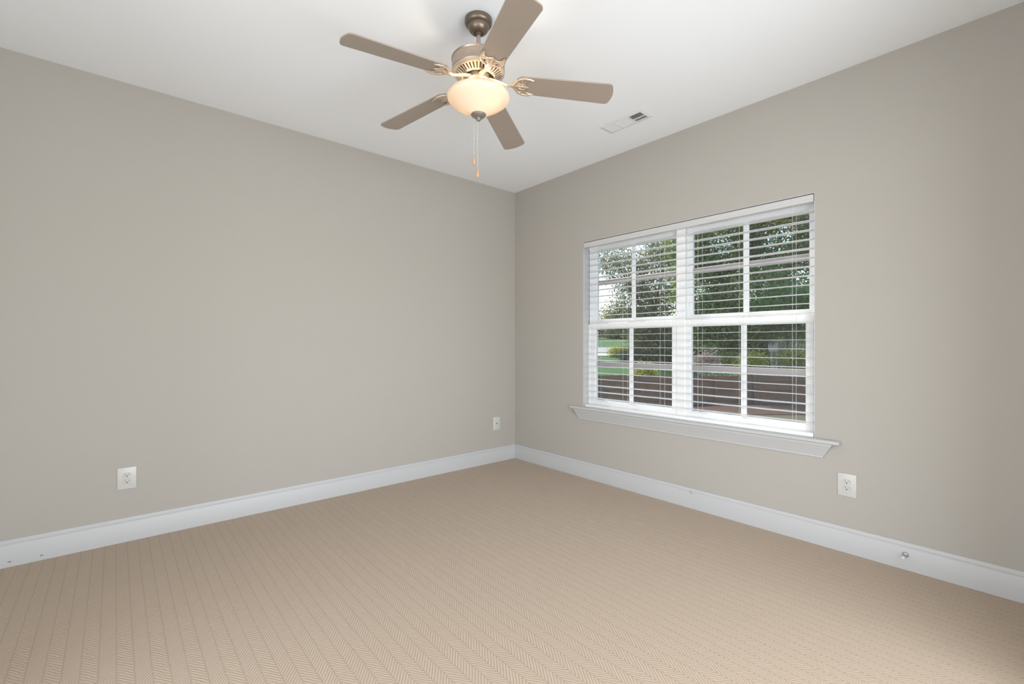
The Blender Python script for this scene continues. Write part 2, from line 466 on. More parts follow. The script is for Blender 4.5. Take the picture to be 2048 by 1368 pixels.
sash('lower_sash', 0.072, 0.108, U1[0], U1[1], ZB, 1.360, 0.050, 0.051, 0.046, 0.040, 0.092, -1.364, 0.076, 1.000)
sash('lower_sash', 0.072, 0.108, U2[0], U2[1], ZB, 1.360, 0.050, 0.040, 0.046, 0.040, 0.092, -2.261, 0.076, 1.000)
for y in (-1.364, -2.261):   # sash locks on the meeting rails
    m = MB(); m.box(0.074, 0.10, y-0.028, y+0.028, 1.360, 1.368, 0.002); m.tube([(0.080, y+0.02, 1.371), (0.078, y-0.005, 1.372), (0.076, y-0.032, 1.372)], 0.005, 8)
    W(m.build('sash_lock', M['vinyl'], smooth=40))

# window stool and its raked apron
sill = tag(empty('trim_1', (0, YC, 0.612)), 'white window sill with raked apron under the blind', 'window sill', kind='structure')
m = MB()
sp = [(0.069, 0.600), (-0.036, 0.600), (-0.042, 0.602), (-0.046, 0.607), (-0.047, 0.612), (-0.046, 0.617), (-0.042, 0.622), (-0.036, 0.624), (0.069, 0.624)]
m.prism(sp, lambda a, b, t: (a, t, b), OPY0+0.0005, OPY1-0.0005)
m.prism([(p if p[0] < 0 else (-0.0005, p[1])) for p in sp], lambda a, b, t: (a, t, b), -2.832, OPY0+0.0005)
m.prism([(p if p[0] < 0 else (-0.0005, p[1])) for p in sp], lambda a, b, t: (a, t, b), OPY1-0.0005, -0.796)
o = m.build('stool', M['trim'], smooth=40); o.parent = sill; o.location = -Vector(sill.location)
m = MB()
ap = [(-0.0005, 0.512), (-0.006, 0.512), (-0.008, 0.516), (-0.007, 0.521), (-0.010, 0.528), (-0.017, 0.548), (-0.026, 0.570), (-0.034, 0.588), (-0.036, 0.592), (-0.036, 0.600), (-0.0005, 0.600)]
mit = lambda a, b: (max(0, (b-0.516)))*0.62
m.prism(ap, lambda a, b, t: (a, t, b), -2.744, -0.866, m0=lambda a, b: -mit(a, b), m1=lambda a, b: mit(a, b)*0.62)
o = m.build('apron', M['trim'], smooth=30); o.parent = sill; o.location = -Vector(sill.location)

# ------------------------------------------------------------------ blind
bl_o = tag(empty('window_blind', (0.04, YC, OPZ1-0.006)), 'white two inch slatted blind lowered over the window with open slats', 'window blind')
def B(o): o.parent = bl_o; o.location = Vector(o.location) - Vector(bl_o.location); return o
Y0, Y1 = -2.694, -0.929
m = MB()
vp = [(0.012, 2.026), (0.000, 2.026), (-0.004, 2.030), (-0.004, 2.040), (-0.001, 2.046), (-0.001, 2.056), (-0.004, 2.061), (-0.004, 2.0675), (-0.002, 2.0695), (0.012, 2.0695)]
m.prism(vp, lambda a, b, t: (a, t, b), Y0, Y1)
B(m.build('valance', M['blind'], smooth=25))
m = MB(); m.box(0.014, 0.066, Y0+0.006, Y1-0.006, 2.032, 2.069, 0.003)
B(m.build('headrail', M['slat']))
LAD = [-1.06, -1.335, -1.675, -1.975, -2.262, -2.580]
def sag(y):
    d = min(abs(y-l) for l in LAD)
    return -0.0016*min(1.0, (d/0.15)**2)
m = MB()
NS = 24; rnd = random.Random(3)
for k in range(NS):
    z = 0.706 + 0.0553*k
    ys = np.linspace(Y0+0.004, Y1-0.004, 31)
    tilt = 0.0010*rnd.uniform(-1, 1); dz = 0.0012*rnd.uniform(-1, 1)
    sec = []
    for i in range(7):
        u = i/6*2-1
        sec.append((0.039+0.031*u, 0.0008*(1-u*u)+0.0008, u))
    for i in range(6, -1, -1):
        u = i/6*2-1
        sec.append((0.039+0.031*u, 0.0008*(1-u*u)-0.0008, u))
    rings = []
    for y in ys:
        rings.append([m.bm.verts.new((a, y, z+b+dz+tilt*u+sag(y))) for a, b, u in sec])
    for i in range(len(ys)-1):
        n_ = len(sec)
        for j in range(n_):
            q = (j+1) % n_
            m.bm.faces.new((rings[i][j], rings[i][q], rings[i+1][q], rings[i+1][j]))
    m.bm.faces.new(rings[0][::-1]); m.bm.faces.new(rings[-1])
B(m.build('slats', M['slat'], smooth=40))
m = MB(); m.box(0.006, 0.068, Y0+0.002, Y1-0.002, 0.6245, 0.6475, 0.003, 2)
B(m.build('bottom_rail', M['slat'], smooth=40))
for y in LAD:
    m = MB()
    m.tube([(0.0068, y, 2.035), (0.0068, y, 0.650)], 0.0008, 5); m.tube([(0.0712, y, 2.035), (0.0712, y, 0.650)], 0.0008, 5)
    B(m.build('ladder_cord', M['cord']))
m = MB()
m.tube([(-0.006, -0.990, 2.022), (-0.007, -0.991, 2.01), (-0.006, -0.992, 1.99)], 0.0025, 6)
m.tube([(-0.006, -0.992, 1.995), (-0.006, -0.992, 1.40), (-0.006, -0.992, 1.345)], [0.0042, 0.0042, 0.0052], 6)
B(m.build('tilt_wand', M['wand'], smooth=50))['label'] = 'grey tilt wand'

# ------------------------------------------------------------------ wall plates
def outlet(name, loc, rz, label, cat, duplex=True):
    r = tag(empty(name, loc, rz), label, cat)      # local: plate in XZ plane, front towards -Y
    m = MB(); m.box(-0.0445, 0.0445, -0.006, -0.0002, -0.0645, 0.0645, 0.0028, 2)
    m.build('cover_plate', M['plate'], r, smooth=40)
    if duplex:
        for s in (1, -1):
            zc = 0.0185*s
            pts = []
            for i in range(32):
                t = 2*PI*i/32
                x, z = 0.0172*math.cos(t), 0.0172*math.sin(t)
                pts.append((x, max(-0.0135, min(0.0135, z)) + zc))
            m = MB(); m.poly(pts, -0.0082, -0.0055, lambda x, y, z: (x, z, y))
            f = m.build('receptacle', M['plate'], r)
            m = MB()
            m.box(-0.0079, -0.0053, -0.0086, -0.0078, zc-0.0005, zc+0.0085); m.box(0.0053, 0.0077, -0.0086, -0.0078, zc+0.0005, zc+0.0075)
            m.lathe([(0, 0), (0.0034, 0), (0.0034, 0.0008), (0, 0.0008)], 12, mtx=Matrix.Translation((0, -0.0078, zc-0.0055)) @ Matrix.Rotation(PI/2, 4, 'X'))
            m.build('slot', M['slot'], f)['label'] = 'dark prong slots'
            m = MB()   # recessed gap round the receptacle
            ring = [(p[0]*1.085, zc + (p[1]-zc)*1.085) for p in pts]
            m.poly(ring, -0.00615, -0.0055, lambda x, y, z: (x, z, y)); m.build('gap', M['gap'], r)
        m = MB(); m.lathe([(0, 0), (0.0032, 0), (0.003, 0.0012), (0, 0.0016)], 12, mtx=Matrix.Translation((0, -0.0058, 0)) @ Matrix.Rotation(PI/2, 4, 'X'))
        m.build('screw', M['screw'], r)
    else:
        m = MB(); m.box(-0.009, 0.009, -0.0090, -0.0055, -0.006, 0.010, 0.001)
        f = m.build('jack', M['screw'], r)
        MB().box(-0.0055, 0.0055, -0.0094, -0.0085, -0.003, 0.006).build('port', M['slot'], f)
        for z in (0.042, -0.042):
            m = MB(); m.lathe([(0, 0), (0.0032, 0), (0.003, 0.0012), (0, 0.0016)], 12, mtx=Matrix.Translation((0, -0.0058, z)) @ Matrix.Rotation(PI/2, 4, 'X'))
            m.build('screw', M['screw'], r)
    return r
outlet('power_outlet', (-3.088, 0, 0.376), 0, 'white duplex outlet low on the wall without a window', 'outlet')
outlet('wall_jack', (-0.249, 0, 0.382), 0, 'small white jack plate near the room corner', 'wall jack', False)
outlet('power_outlet', (0, -2.860, 0.380), -PI/2, 'white duplex outlet low under the right end of the window sill', 'outlet')

# door stop on the right baseboard
ds = tag(empty('door_stop', (-0.016, -3.117, 0.081)), 'small grey door stop with white tip on the right baseboard', 'door stop')
RX = Matrix.Rotation(-PI/2, 4, 'Y')
m = MB(); m.lathe([(0, 0.0), (0.0135, 0.0), (0.0135, 0.003), (0.010, 0.008), (0.0060, 0.010), (0, 0.010)], 20, mtx=RX); m.build('base', M['stop_metal'], ds, smooth=40)
pr = [(0, 0.007)]
for i in range(28):
    pr.append((0.0048 if i % 2 else 0.0058, 0.0075 + i*0.0016))
pr.append((0, 0.053))
m = MB(); m.lathe(pr, 14, mtx=RX); m.build('spring', M['stop_metal'], ds, smooth=40)
m = MB(); m.lathe([(0, 0.051), (0.0065, 0.051), (0.007, 0.056), (0.0062, 0.064), (0.004, 0.067), (0, 0.067)], 14, mtx=RX); m.build('rubber_tip', M['rubber'], ds, smooth=40)['label'] = 'white rubber tip'

# ------------------------------------------------------------------ ceiling register
cv = tag(empty('ceiling_vent', (-0.426, -1.667, H)), 'white rectangular air vent on the ceiling between fan and window', 'air vent')
m = MB()    # sloped flange around the opening
fx, fy, ix, iy = 0.077, 0.178, 0.050, 0.150
outer = [(-fx, -fy), (fx, -fy), (fx, fy), (-fx, fy)]; inner = [(-ix, -iy), (ix, -iy), (ix, iy), (-ix, iy)]
lo = [m.bm.verts.new((x, y, -0.001)) for x, y in outer]; l1 = [m.bm.verts.new((x*0.985, y*0.993, -0.004)) for x, y in outer]
l2 = [m.bm.verts.new((x*1.04, y*1.02, -0.0095)) for x, y in inner]; l3 = [m.bm.verts.new((x, y, -0.0095)) for x, y in inner]; l4 = [m.bm.verts.new((x, y, -0.0005)) for x, y in inner]
for a, b in ((lo, l1), (l1, l2), (l2, l3), (l3, l4)):
    for i in range(4):
        j = (i+1) % 4; m.bm.faces.new((a[i], a[j], b[j], b[i]))
m.build('flange', M['vent'], cv)
MB().box(-ix-0.004, ix+0.004, -iy-0.004, iy+0.004, -0.0012, -0.0004).build('duct_opening', M['duct'], cv)['label'] = 'dark duct behind the louvers'
m = MB()
def louver_y(y, lean):   # blade across the register (runs along x), leaning along y
    a = Vector((0, math.sin(lean), -math.cos(lean)))*0.0105; n_ = Vector((0, math.cos(lean), math.sin(lean)))*0.0006
    base = Vector((0, y, -0.0012))
    q = [base-n_, base+n_, base+n_+a, base-n_+a]
    v0 = [m.bm.verts.new((-ix, p.y, p.z)) for p in q]; v1 = [m.bm.verts.new((ix, p.y, p.z)) for p in q]
    for i in range(4):
        j = (i+1) % 4; m.bm.faces.new((v0[i], v0[j], v1[j], v1[i]))
    m.bm.faces.new(v0[::-1]); m.bm.faces.new(v1)
def louver_x(x, lean):
    a = Vector((math.sin(lean), 0, -math.cos(lean)))*0.0105; n_ = Vector((math.cos(lean), 0, math.sin(lean)))*0.0006
    base = Vector((x, 0, -0.0012))
    q = [base-n_, base+n_, base+n_+a, base-n_+a]
    v0 = [m.bm.verts.new((p.x, -0.048, p.z)) for p in q]; v1 = [m.bm.verts.new((p.x, 0.05, p.z)) for p in q]
    for i in range(4):
        j = (i+1) % 4; m.bm.faces.new((v0[i], v0[j], v1[j], v1[i]))
    m.bm.faces.new(v0[::-1]); m.bm.faces.new(v1)
for i in range(8): louver_y(-0.147 + i*0.0125, math.radians(-37))
for i in range(8): louver_y(0.062 + i*0.0118, math.radians(52))
for i in range(8): louver_x(-0.044 + i*0.0125, math.radians(40))
for y in (-0.052, 0.052): m.box(-ix, ix, y-0.002, y+0.002, -0.0105, -0.0012)
m.box(0.012, 0.016, -0.150, -0.052, -0.0105, -0.0012)
m.build('louvers', M['vent'], cv)

# ------------------------------------------------------------------ ceiling fan
FAN = Vector((-1.816, -1.811, H))
fan = tag(empty('ceiling_fan', FAN), 'five blade bronze nickel ceiling fan with lit bowl light', 'ceiling fan')
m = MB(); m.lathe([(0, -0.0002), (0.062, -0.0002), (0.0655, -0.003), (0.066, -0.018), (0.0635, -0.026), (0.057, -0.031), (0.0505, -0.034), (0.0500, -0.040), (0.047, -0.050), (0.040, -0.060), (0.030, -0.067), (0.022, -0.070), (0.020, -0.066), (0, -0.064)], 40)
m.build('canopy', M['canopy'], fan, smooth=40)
m = MB(); m.lathe([(0, -0.055), (0.019, -0.060), (0.0195, -0.070), (0.012, -0.078), (0, -0.078)], 20); m.build('hanger_ball', M['metal_dark'], fan, smooth=40)
m = MB(); m.lathe([(0, -0.065), (0.0100, -0.065), (0.0100, -0.165), (0.016, -0.170), (0.016, -0.192), (0, -0.192)], 20); m.build('downrod', M['metal'], fan, smooth=40)
m = MB(); m.lathe([(0, -0.184), (0.030, -0.184), (0.060, -0.188), (0.120, -0.194), (0.1285, -0.197), (0.130, -0.200), (0.1280, -0.203), (0.1265, -0.205), (0.1262, -0.251), (0.1275, -0.253), (0.1262, -0.256), (0, -0.256)], 64)
m.build('motor_housing', M['metal'], fan, smooth=35)
# flared lower ring with radial slots: bands + ribs over a dark liner
vr = MB()
vr.lathe([(0.120, -0.2565), (0.1262, -0.2565), (0.1255, -0.261), (0.121, -0.2655), (0.1115, -0.2695), (0.1115, -0.266), (0.119, -0.262)], 64)
vr.lathe([(0.0835, -0.2785), (0.0835, -0.2825), (0.080, -0.2850), (0.0765, -0.2865), (0.074, -0.2855), (0.074, -0.280)], 64)
NR = 40
for i in range(NR):
    t = 2*PI*i/NR; c, s = math.cos(t), math.sin(t); hw0, hw1 = 0.0047, 0.0036
    P0 = [(0.1125, -0.2695), (0.082, -0.2825)]
    q = []
    for (r, z), hw in zip(P0, (hw0, hw1)):
        for sg in (-1, 1):
            for dz in (0.0, 0.0035):
                q.append(vr.bm.verts.new((r*c - sg*hw*s, r*s + sg*hw*c, z+dz)))
    for f in ((0,2,6,4), (1,5,7,3), (0,4,5,1), (2,3,7,6), (0,1,3,2), (4,6,7,5)):
        vr.bm.faces.new([q[k] for k in f])
vent = vr.build('vent_ring', M['metal_light'], fan, smooth=30)
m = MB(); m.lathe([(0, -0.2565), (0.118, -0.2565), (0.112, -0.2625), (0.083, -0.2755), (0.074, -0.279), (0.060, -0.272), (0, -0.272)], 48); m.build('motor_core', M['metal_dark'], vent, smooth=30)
m = MB(); m.lathe([(0, -0.270), (0.052, -0.270), (0.055, -0.280), (0.052, -0.296), (0.036, -0.300), (0.033, -0.303), (0.033, -0.352), (0.048, -0.360), (0.048, -0.370), (0, -0.370)], 36); m.build('switch_housing', M['metal_light'], fan, smooth=35)
# blade iron plate: scalloped outline with pierced openings, laid under the blade
def plate(mb, surf):
    half = [(0.164, 0.011), (0.176, 0.026), (0.188, 0.041), (0.202, 0.051), (0.222, 0.056), (0.246, 0.054), (0.264, 0.046), (0.248, 0.042), (0.234, 0.037), (0.225, 0.029), (0.224, 0.021), (0.230, 0.014), (0.231, 0.007)]
    outline = [(x, -y) for x, y in half] + [(0.240, 0.0)] + [(x, y) for x, y in half[::-1]]
    holes = []
    for s in (-1, 1):
        holes.append([(0.197 + 0.0105*math.cos(t), s*(0.0285 + 0.0055*math.sin(t) + 0.35*0.0105*math.cos(t))) for t in np.linspace(0, 2*PI, 11)[:-1]])
        holes.append([(0.212 + 0.0060*math.cos(t), s*(0.0115 + 0.0040*math.sin(t))) for t in np.linspace(0, 2*PI, 9)[:-1]])
    cu = bpy.data.curves.new('outline', 'CURVE'); cu.dimensions = '2D'; cu.fill_mode = 'BOTH'; cu.extrude = 0.0018; cu.bevel_depth = 0.0008; cu.bevel_resolution = 0
    for pl in [outline] + holes:
        sp_ = cu.splines.new('POLY'); sp_.points.add(len(pl)-1); sp_.use_cyclic_u = True
        for q, (x, y) in zip(sp_.points, pl): q.co = (x, y, 0, 1)
    ob = bpy.data.objects.new('outline', cu); C.objects.link(ob)
    bpy.context.view_layer.update()
    me = bpy.data.meshes.new_from_object(ob.evaluated_get(bpy.context.evaluated_depsgraph_get()))
    bpy.data.objects.remove(ob); bpy.data.curves.remove(cu)
    for v in me.vertices: v.co = surf(v.co.x, v.co.y, v.co.z - 0.0032)
    mb.bm.from_mesh(me); bpy.data.meshes.remove(me)
# blades: a drooping, pitched plane per blade
PITCH = math.radians(-10); DROOP = 0.085
def zb(r): return 1.245 - DROOP*(r-0.20) - 1.5608
blade_me = iron_me = None
for k in range(5):
    th = math.radians(33 + 72*k)
    holder = None
    if blade_me is None:
        # blade outline in local x (radius) / y (chord)
        pts = []
        r0, r1 = 0.185, 0.650; w0, w1 = 0.056, 0.066
        pts += [(r0, -0.036), (r0+0.018, -w0+0.004), (r0+0.03, -w0)]
        pts += [(r1-0.03, -w1)] + [(r1-0.03+0.022*math.sin(t), -w1+0.022*(1-math.cos(t))) for t in np.linspace(0.2, PI/2*0.92, 5)]
        n_ = 8
        for i in range(1, n_):
            u = -1 + 2*i/n_
            pts.append((r1-0.008+0.008*(1-u*u), u*(w1-0.022)))
        pts += [(r1-0.03+0.022*math.sin(t), w1-0.022*(1-math.cos(t))) for t in np.linspace(PI/2*0.92, 0.2, 5)] + [(r1-0.03, w1)]
        pts += [(r0+0.03, w0), (r0+0.018, w0-0.004), (r0, 0.036)]
        def surf(x, y, z):
            return (x, y*math.cos(PITCH), zb(x) + y*math.sin(PITCH) + z)
        m = MB(); m.poly(pts, 0.0, 0.006, surf)
        b = m.build('blade', M['blade'], fan); blade_me = b.data
        # ornate iron: arm, curled horns, centre point and inner scroll
        m = MB(); zz = -0.006
        S = lambda x, y, z=zz: Vector(surf(x, y, z))
        arm = [Vector((0.050, 0, -0.287)), Vector((0.080, 0, -0.294)), Vector((0.110, 0, -0.305)), Vector((0.140, 0, -0.316)), S(0.170, 0), S(0.190, 0)]
        m.tube(arm, [0.013, 0.014, 0.012, 0.010, 0.012, 0.013], 10, flat=0.45)
        for s in (-1, 1):
            horn = [S(0.168, 0.004*s), S(0.180, 0.022*s), S(0.192, 0.040*s), S(0.208, 0.050*s), S(0.228, 0.053*s), S(0.248, 0.050*s), S(0.262, 0.044*s)]
            m.tube(horn, [0.007, 0.0065, 0.006, 0.006, 0.0055, 0.005, 0.002], 8, flat=0.7)
            m.tube([S(0.205, 0.047*s), S(0.209, 0.034*s), S(0.219, 0.022*s), S(0.222, 0.012*s), S(0.236, 0.0)], [0.004, 0.0035, 0.0035, 0.003, 0.002], 8, flat=0.7)
            m.tube([S(0.186, 0.006*s), S(0.198, 0.014*s), S(0.214, 0.017*s), S(0.224, 0.010*s)], [0.004, 0.0035, 0.003, 0.002], 8, flat=0.7)
        m.tube([S(0.186, 0), S(0.205, 0), S(0.224, 0), S(0.242, 0)], [0.010, 0.006, 0.006, 0.002], 8, flat=0.6)
        plate(m, surf)
        for (x, y) in ((0.226, 0.053), (0.226, -0.053), (0.222, 0.0)):
            p = S(x, y, -0.006); m.lathe([(0, -0.003), (0.004, -0.002), (0.005, 0.002), (0, 0.002)], 10, o=p)
        ir = m.build('blade_iron', M['metal_light'], b, smooth=50); iron_me = ir.data
    else:
        b = bpy.data.objects.new('blade', blade_me); C.objects.link(b); b.parent = fan
        ir = bpy.data.objects.new('blade_iron', iron_me); C.objects.link(ir); ir.parent = b
    b.rotation_euler = (0, 0, th)
# bowl light
m = MB()
bo = [(0.118, -0.352), (0.130, -0.355), (0.141, -0.3615), (0.1475, -0.3705), (0.1495, -0.379), (0.1470, -0.387), (0.137, -0.3975), (0.1185, -0.411), (0.097, -0.4245), (0.074, -0.4375), (0.054, -0.4485), (0.038, -0.457), (0.026, -0.462), (0.008, -0.463)]
bi = [(max(0.008, r-0.0035), z+0.003) for r, z in bo[::-1]]
m.lathe(bo + bi + [bo[0]], 64)
m.build('light_bowl', M['bowl'], fan, smooth=60)['label'] = 'frosted amber glass bowl, lit'
m = MB(); m.lathe([(0, -0.455), (0.010, -0.4635), (0.0355, -0.4570), (0.037, -0.4600), (0.032, -0.467), (0.020, -0.474), (0.0125, -0.477), (0.0115, -0.480), (0.012, -0.484), (0.008, -0.489), (0, -0.490)], 32)
m.build('finial', M['pewter'], fan, smooth=40)
m = MB(); m.lathe([(0, -0.365), (0.006, -0.365), (0.006, -0.462), (0, -0.462)], 10); m.build('center_rod', M['metal'], fan, smooth=40)
for s in (1, -1):
    d = (R_*0.066 - V*0.030)*s
    m = MB(); m.lathe([(0, -0.364), (0.013, -0.365), (0.013, -0.376), (0, -0.376)], 14, o=(d.x*0.75, d.y*0.75, 0)); m.tube([(0.03*d.x/d.length, 0.03*d.y/d.length, -0.364), (d.x*0.75, d.y*0.75, -0.368)], 0.006, 8)
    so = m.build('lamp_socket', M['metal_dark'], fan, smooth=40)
    m = MB(); m.lathe([(0, 0.024), (0.011, 0.022), (0.017, 0.012), (0.0215, 0.0), (0.0205, -0.010), (0.014, -0.019), (0.006, -0.0225), (0, -0.023)], 16, o=(d.x, d.y, -0.394)); m.build('bulb', M['bulb'], so, smooth=60)
def chain(off, z0, z1, zcoup, zf0, zf1, rf):
    pr = [(0, z0)]
    n_ = int((z0-z1)/0.0042)
    for i in range(n_):
        z = z0 - i*0.0042
        pr += [(0.0004, z), (0.0012, z-0.0014), (0.0012, z-0.0028)]
    pr.append((0, z1))
    m = MB(); m.lathe(pr, 6, o=(off.x, off.y, 0))
    m.lathe([(0, zcoup+0.005), (0.0022, zcoup+0.003), (0.0022, zcoup-0.003), (0, zcoup-0.005)], 8, o=(off.x, off.y, 0))
    c = m.build('pull_chain', M['chain'], fan, smooth=60)
    L_ = zf0 - zf1
    pf = [(0, zf0)] + [(rf*f, zf0 - L_*u) for u, f in ((0.02, 0.25), (0.12, 0.42), (0.3, 0.72), (0.5, 0.95), (0.7, 1.0), (0.85, 0.88), (0.95, 0.55))] + [(0, zf1)]
    m = MB(); m.lathe(pf, 18, o=(off.x, off.y, 0)); m.build('fob', M['fob'], c, smooth=60)['label'] = 'tan wooden pull fob'
chain(-R_*0.022, -0.470, -0.660, -0.512, -0.655, -0.702, 0.0085)
chain(-R_*0.004 - V*0.002, -0.485, -0.716, -0.575, -0.712, -0.764, 0.0085)

# ------------------------------------------------------------------ outdoors
def at(k, d, z): return CAM.x + d*(V.x + k*R_.x), CAM.y + d*(V.y + k*R_.y), z
def kpx(px): return (px-1024)/921.0
def sstep(a, b, x):
    t = max(0, min(1, (x-a)/(b-a))); return t*t*(3-2*t)
GZ = -2.60
HP = [(5, -2.45), (20, -2.55), (28.5, -2.6), (31, -2.0), (36, -1.25), (42, -0.55), (50, 0.02), (58, 0.70), (72, 1.50), (90, 2.3), (160, 3.0)]
HQ = [(5, -2.45), (20, -2.55), (28, -2.6), (60, -2.6), (100, -1.0), (160, 0.2)]
def interp(tab, d):
    if d <= tab[0][0]: return tab[0][1]
    for (a, z0), (b, z1) in zip(tab, tab[1:]):
        if d <= b: return z0 + (z1-z0)*(d-a)/(b-a)
    return tab[-1][1]
def gz(k, d):
    f = sstep(kpx(1480), kpx(1330), k)
    return interp(HP, d)*f + interp(HQ, d)*(1-f)
def ground(name, mt, ks, ds, lift, label, cat, kind='structure'):
    m = MB(); g = []
    for d in ds: g.append([m.bm.verts.new(at(k, d, gz(k, d)+lift)) for k in ks])
    for i in range(len(ds)-1):
        for j in range(len(ks)-1):
            m.bm.faces.new((g[i][j], g[i][j+1], g[i+1][j+1], g[i+1][j]))
    ext = bmesh.ops.extrude_face_region(m.bm, geom=m.bm.faces[:])
    for v in [e for e in ext['geom'] if isinstance(e, bmesh.types.BMVert)]: v.co.z -= 0.05
    return tag(m.build(name, mt, smooth=60), label, cat, kind=kind)
ks = [kpx(p) for p in range(820, 1901, 30)]
ground('yard', M['dry'], ks, [7, 10, 14, 18, 22, 25, 28], 0, 'dry olive grass yard between the house and the fence', 'yard')
ground('lawn', M['grass'], ks, [28.01, 29, 31, 33.5, 36, 39, 42, 46, 50, 54, 58, 65, 72, 80, 90, 110, 160], 0, 'bright green lawn rising behind the fence', 'lawn')
# mulch bed in front of the fence, mounded
m = MB(); g = []
for i, d in enumerate([24.2, 25, 25.6, 26.3, 27, 27.7]):
    row = []
    for p in range(1330, 1800, 20):
        k = kpx(p)
        rise = 0.16*math.sin(PI*min(1, max(0, (d-24.2)/5.0)))*sstep(1330, 1480, p)
        row.append(m.bm.verts.new(at(k, d + 1.2*(1-sstep(1330, 1500, p))*(27.7-d)/3.5, gz(k, d)+0.03+rise)))
    g.append(row)
for i in range(len(g)-1):
    for j in range(len(g[0])-1): m.bm.faces.new((g[i][j], g[i][j+1], g[i+1][j+1], g[i+1][j]))
ext = bmesh.ops.extrude_face_region(m.bm, geom=m.bm.faces[:])
for v in [e for e in ext['geom'] if isinstance(e, bmesh.types.BMVert)]: v.co.z -= 0.6
tag(m.build('mulch_bed', M['mulch'], smooth=60), 'reddish brown mulch bed in front of the fence', 'mulch', kind='stuff')
ground('road', M['road'], [kpx(p) for p in (1140, 1180, 1220, 1250, 1275)], [51.5, 54, 57], 0.05, 'grey asphalt road crossing behind the green lawn', 'road')
ground('sidewalk', M['concrete'], [kpx(p) for p in (1140, 1170, 1200, 1230, 1245)], [47.8, 49.2, 50.6], 0.06, 'pale concrete walk in front of the grey road', 'sidewalk')

# fence
fen = tag(empty('wooden_fence', at(kpx(1430), 28, GZ)), 'brown wooden picket fence across the yard', 'fence')
fl = Vector(fen.location)
m = MB(); fr = random.Random(5)
x = -17.0
FM = lambda u, dd, z: fl + R_*u + V*dd + Vector((0, 0, z))
i = 0
while x < 9.6:
    h_ = 1.83 + fr.uniform(-0.015, 0.015) - 0.004*max(x, -9.6); wd = 0.138; dd = fr.uniform(0, 0.006)
    pts = [(x, -0.02), (x+wd, -0.02), (x+wd, h_-0.03), (x+wd-0.03, h_), (x+0.03, h_), (x, h_-0.03)]
    A = [m.bm.verts.new(FM(u, dd, z) - fl) for u, z in pts]; Bv = [m.bm.verts.new(FM(u, dd+0.018, z) - fl) for u, z in pts]
    for a in range(6):
        b2 = (a+1) % 6; m.bm.faces.new((A[a], A[b2], Bv[b2], Bv[a]))
    m.bm.faces.new(A[::-1]); m.bm.faces.new(Bv)
    x += 0.145
m.build('picket_panel', M['fence'], fen)
m = MB()
for z in (0.35, 1.0, 1.55):
    v = [FM(u, dd, zz) - fl for u in (-17.0, 9.6) for dd in (-0.045, -0.002) for zz in (z-0.045, z+0.045)]
    q = [m.bm.verts.new(p) for p in v]
    for f in ((0,1,3,2), (4,6,7,5), (0,4,5,1), (2,3,7,6), (0,2,6,4), (1,5,7,3)): m.bm.faces.new([q[t] for t in f])
m.build('rail', M['post'], fen)
for n_ in range(12):
    u = -16.6 + n_*2.37
    m = MB(); m.box(-0.045, 0.045, -0.045, 0.045, -0.05, 1.86, 0.008)
    o = m.build('post', M['post'], fen); o.location = R_*u - V*0.095; o.rotation_euler = (0, 0, ANG)

# vegetation
def leaves(name, mt, blobs, n, size, parent, origin, seed, shell=0.55):
    """blobs: (cx,cy,cz,rx,ry,rz,weight); leaves are small folded quads"""
    rg = np.random.default_rng(seed)
    bl_ = np.array([b[:6] for b in blobs]); wt = np.array([b[6] for b in blobs], float); wt /= wt.sum()
    idx = rg.choice(len(blobs), n, p=wt)
    # twigs: leaves gather in clumps
    nc = max(8, n//14)
    cidx = rg.choice(len(blobs), nc, p=wt)
    d = rg.normal(size=(nc, 3)); d /= np.linalg.norm(d, axis=1)[:, None]
    r = rg.uniform(shell, 1.0, nc)**0.6
    cl = bl_[cidx, :3] + d*r[:, None]*bl_[cidx, 3:6]
    c = cl[rg.integers(0, nc, n)] + rg.normal(size=(n, 3))*size*1.7
    a = rg.normal(size=(n, 3)); a[:, 2] -= 0.3; a /= np.linalg.norm(a, axis=1)[:, None]
    b = rg.normal(size=(n, 3)); b -= a*(a*b).sum(1)[:, None]; b /= np.linalg.norm(b, axis=1)[:, None]
    nn = np.cross(a, b)
    s = size*rg.uniform(0.6, 1.25, n)[:, None]
    v = np.stack([c - a*s*0.5, c + b*s*0.28 + nn*s*0.06, c + a*s*0.5, c - b*s*0.28 + nn*s*0.06], 1).reshape(-1, 3) - np.array(origin)
    me = bpy.data.meshes.new(name)
    me.vertices.add(4*n); me.vertices.foreach_set('co', v.astype(np.float32).ravel())
    me.loops.add(4*n); me.loops.foreach_set('vertex_index', np.arange(4*n, dtype=np.int32))
    me.polygons.add(n); me.polygons.foreach_set('loop_start', np.arange(0, 4*n, 4, dtype=np.int32))
    me.update(calc_edges=True); me.materials.append(mt)
    o = bpy.data.objects.new(name, me); C.objects.link(o); o.parent = parent
    return o
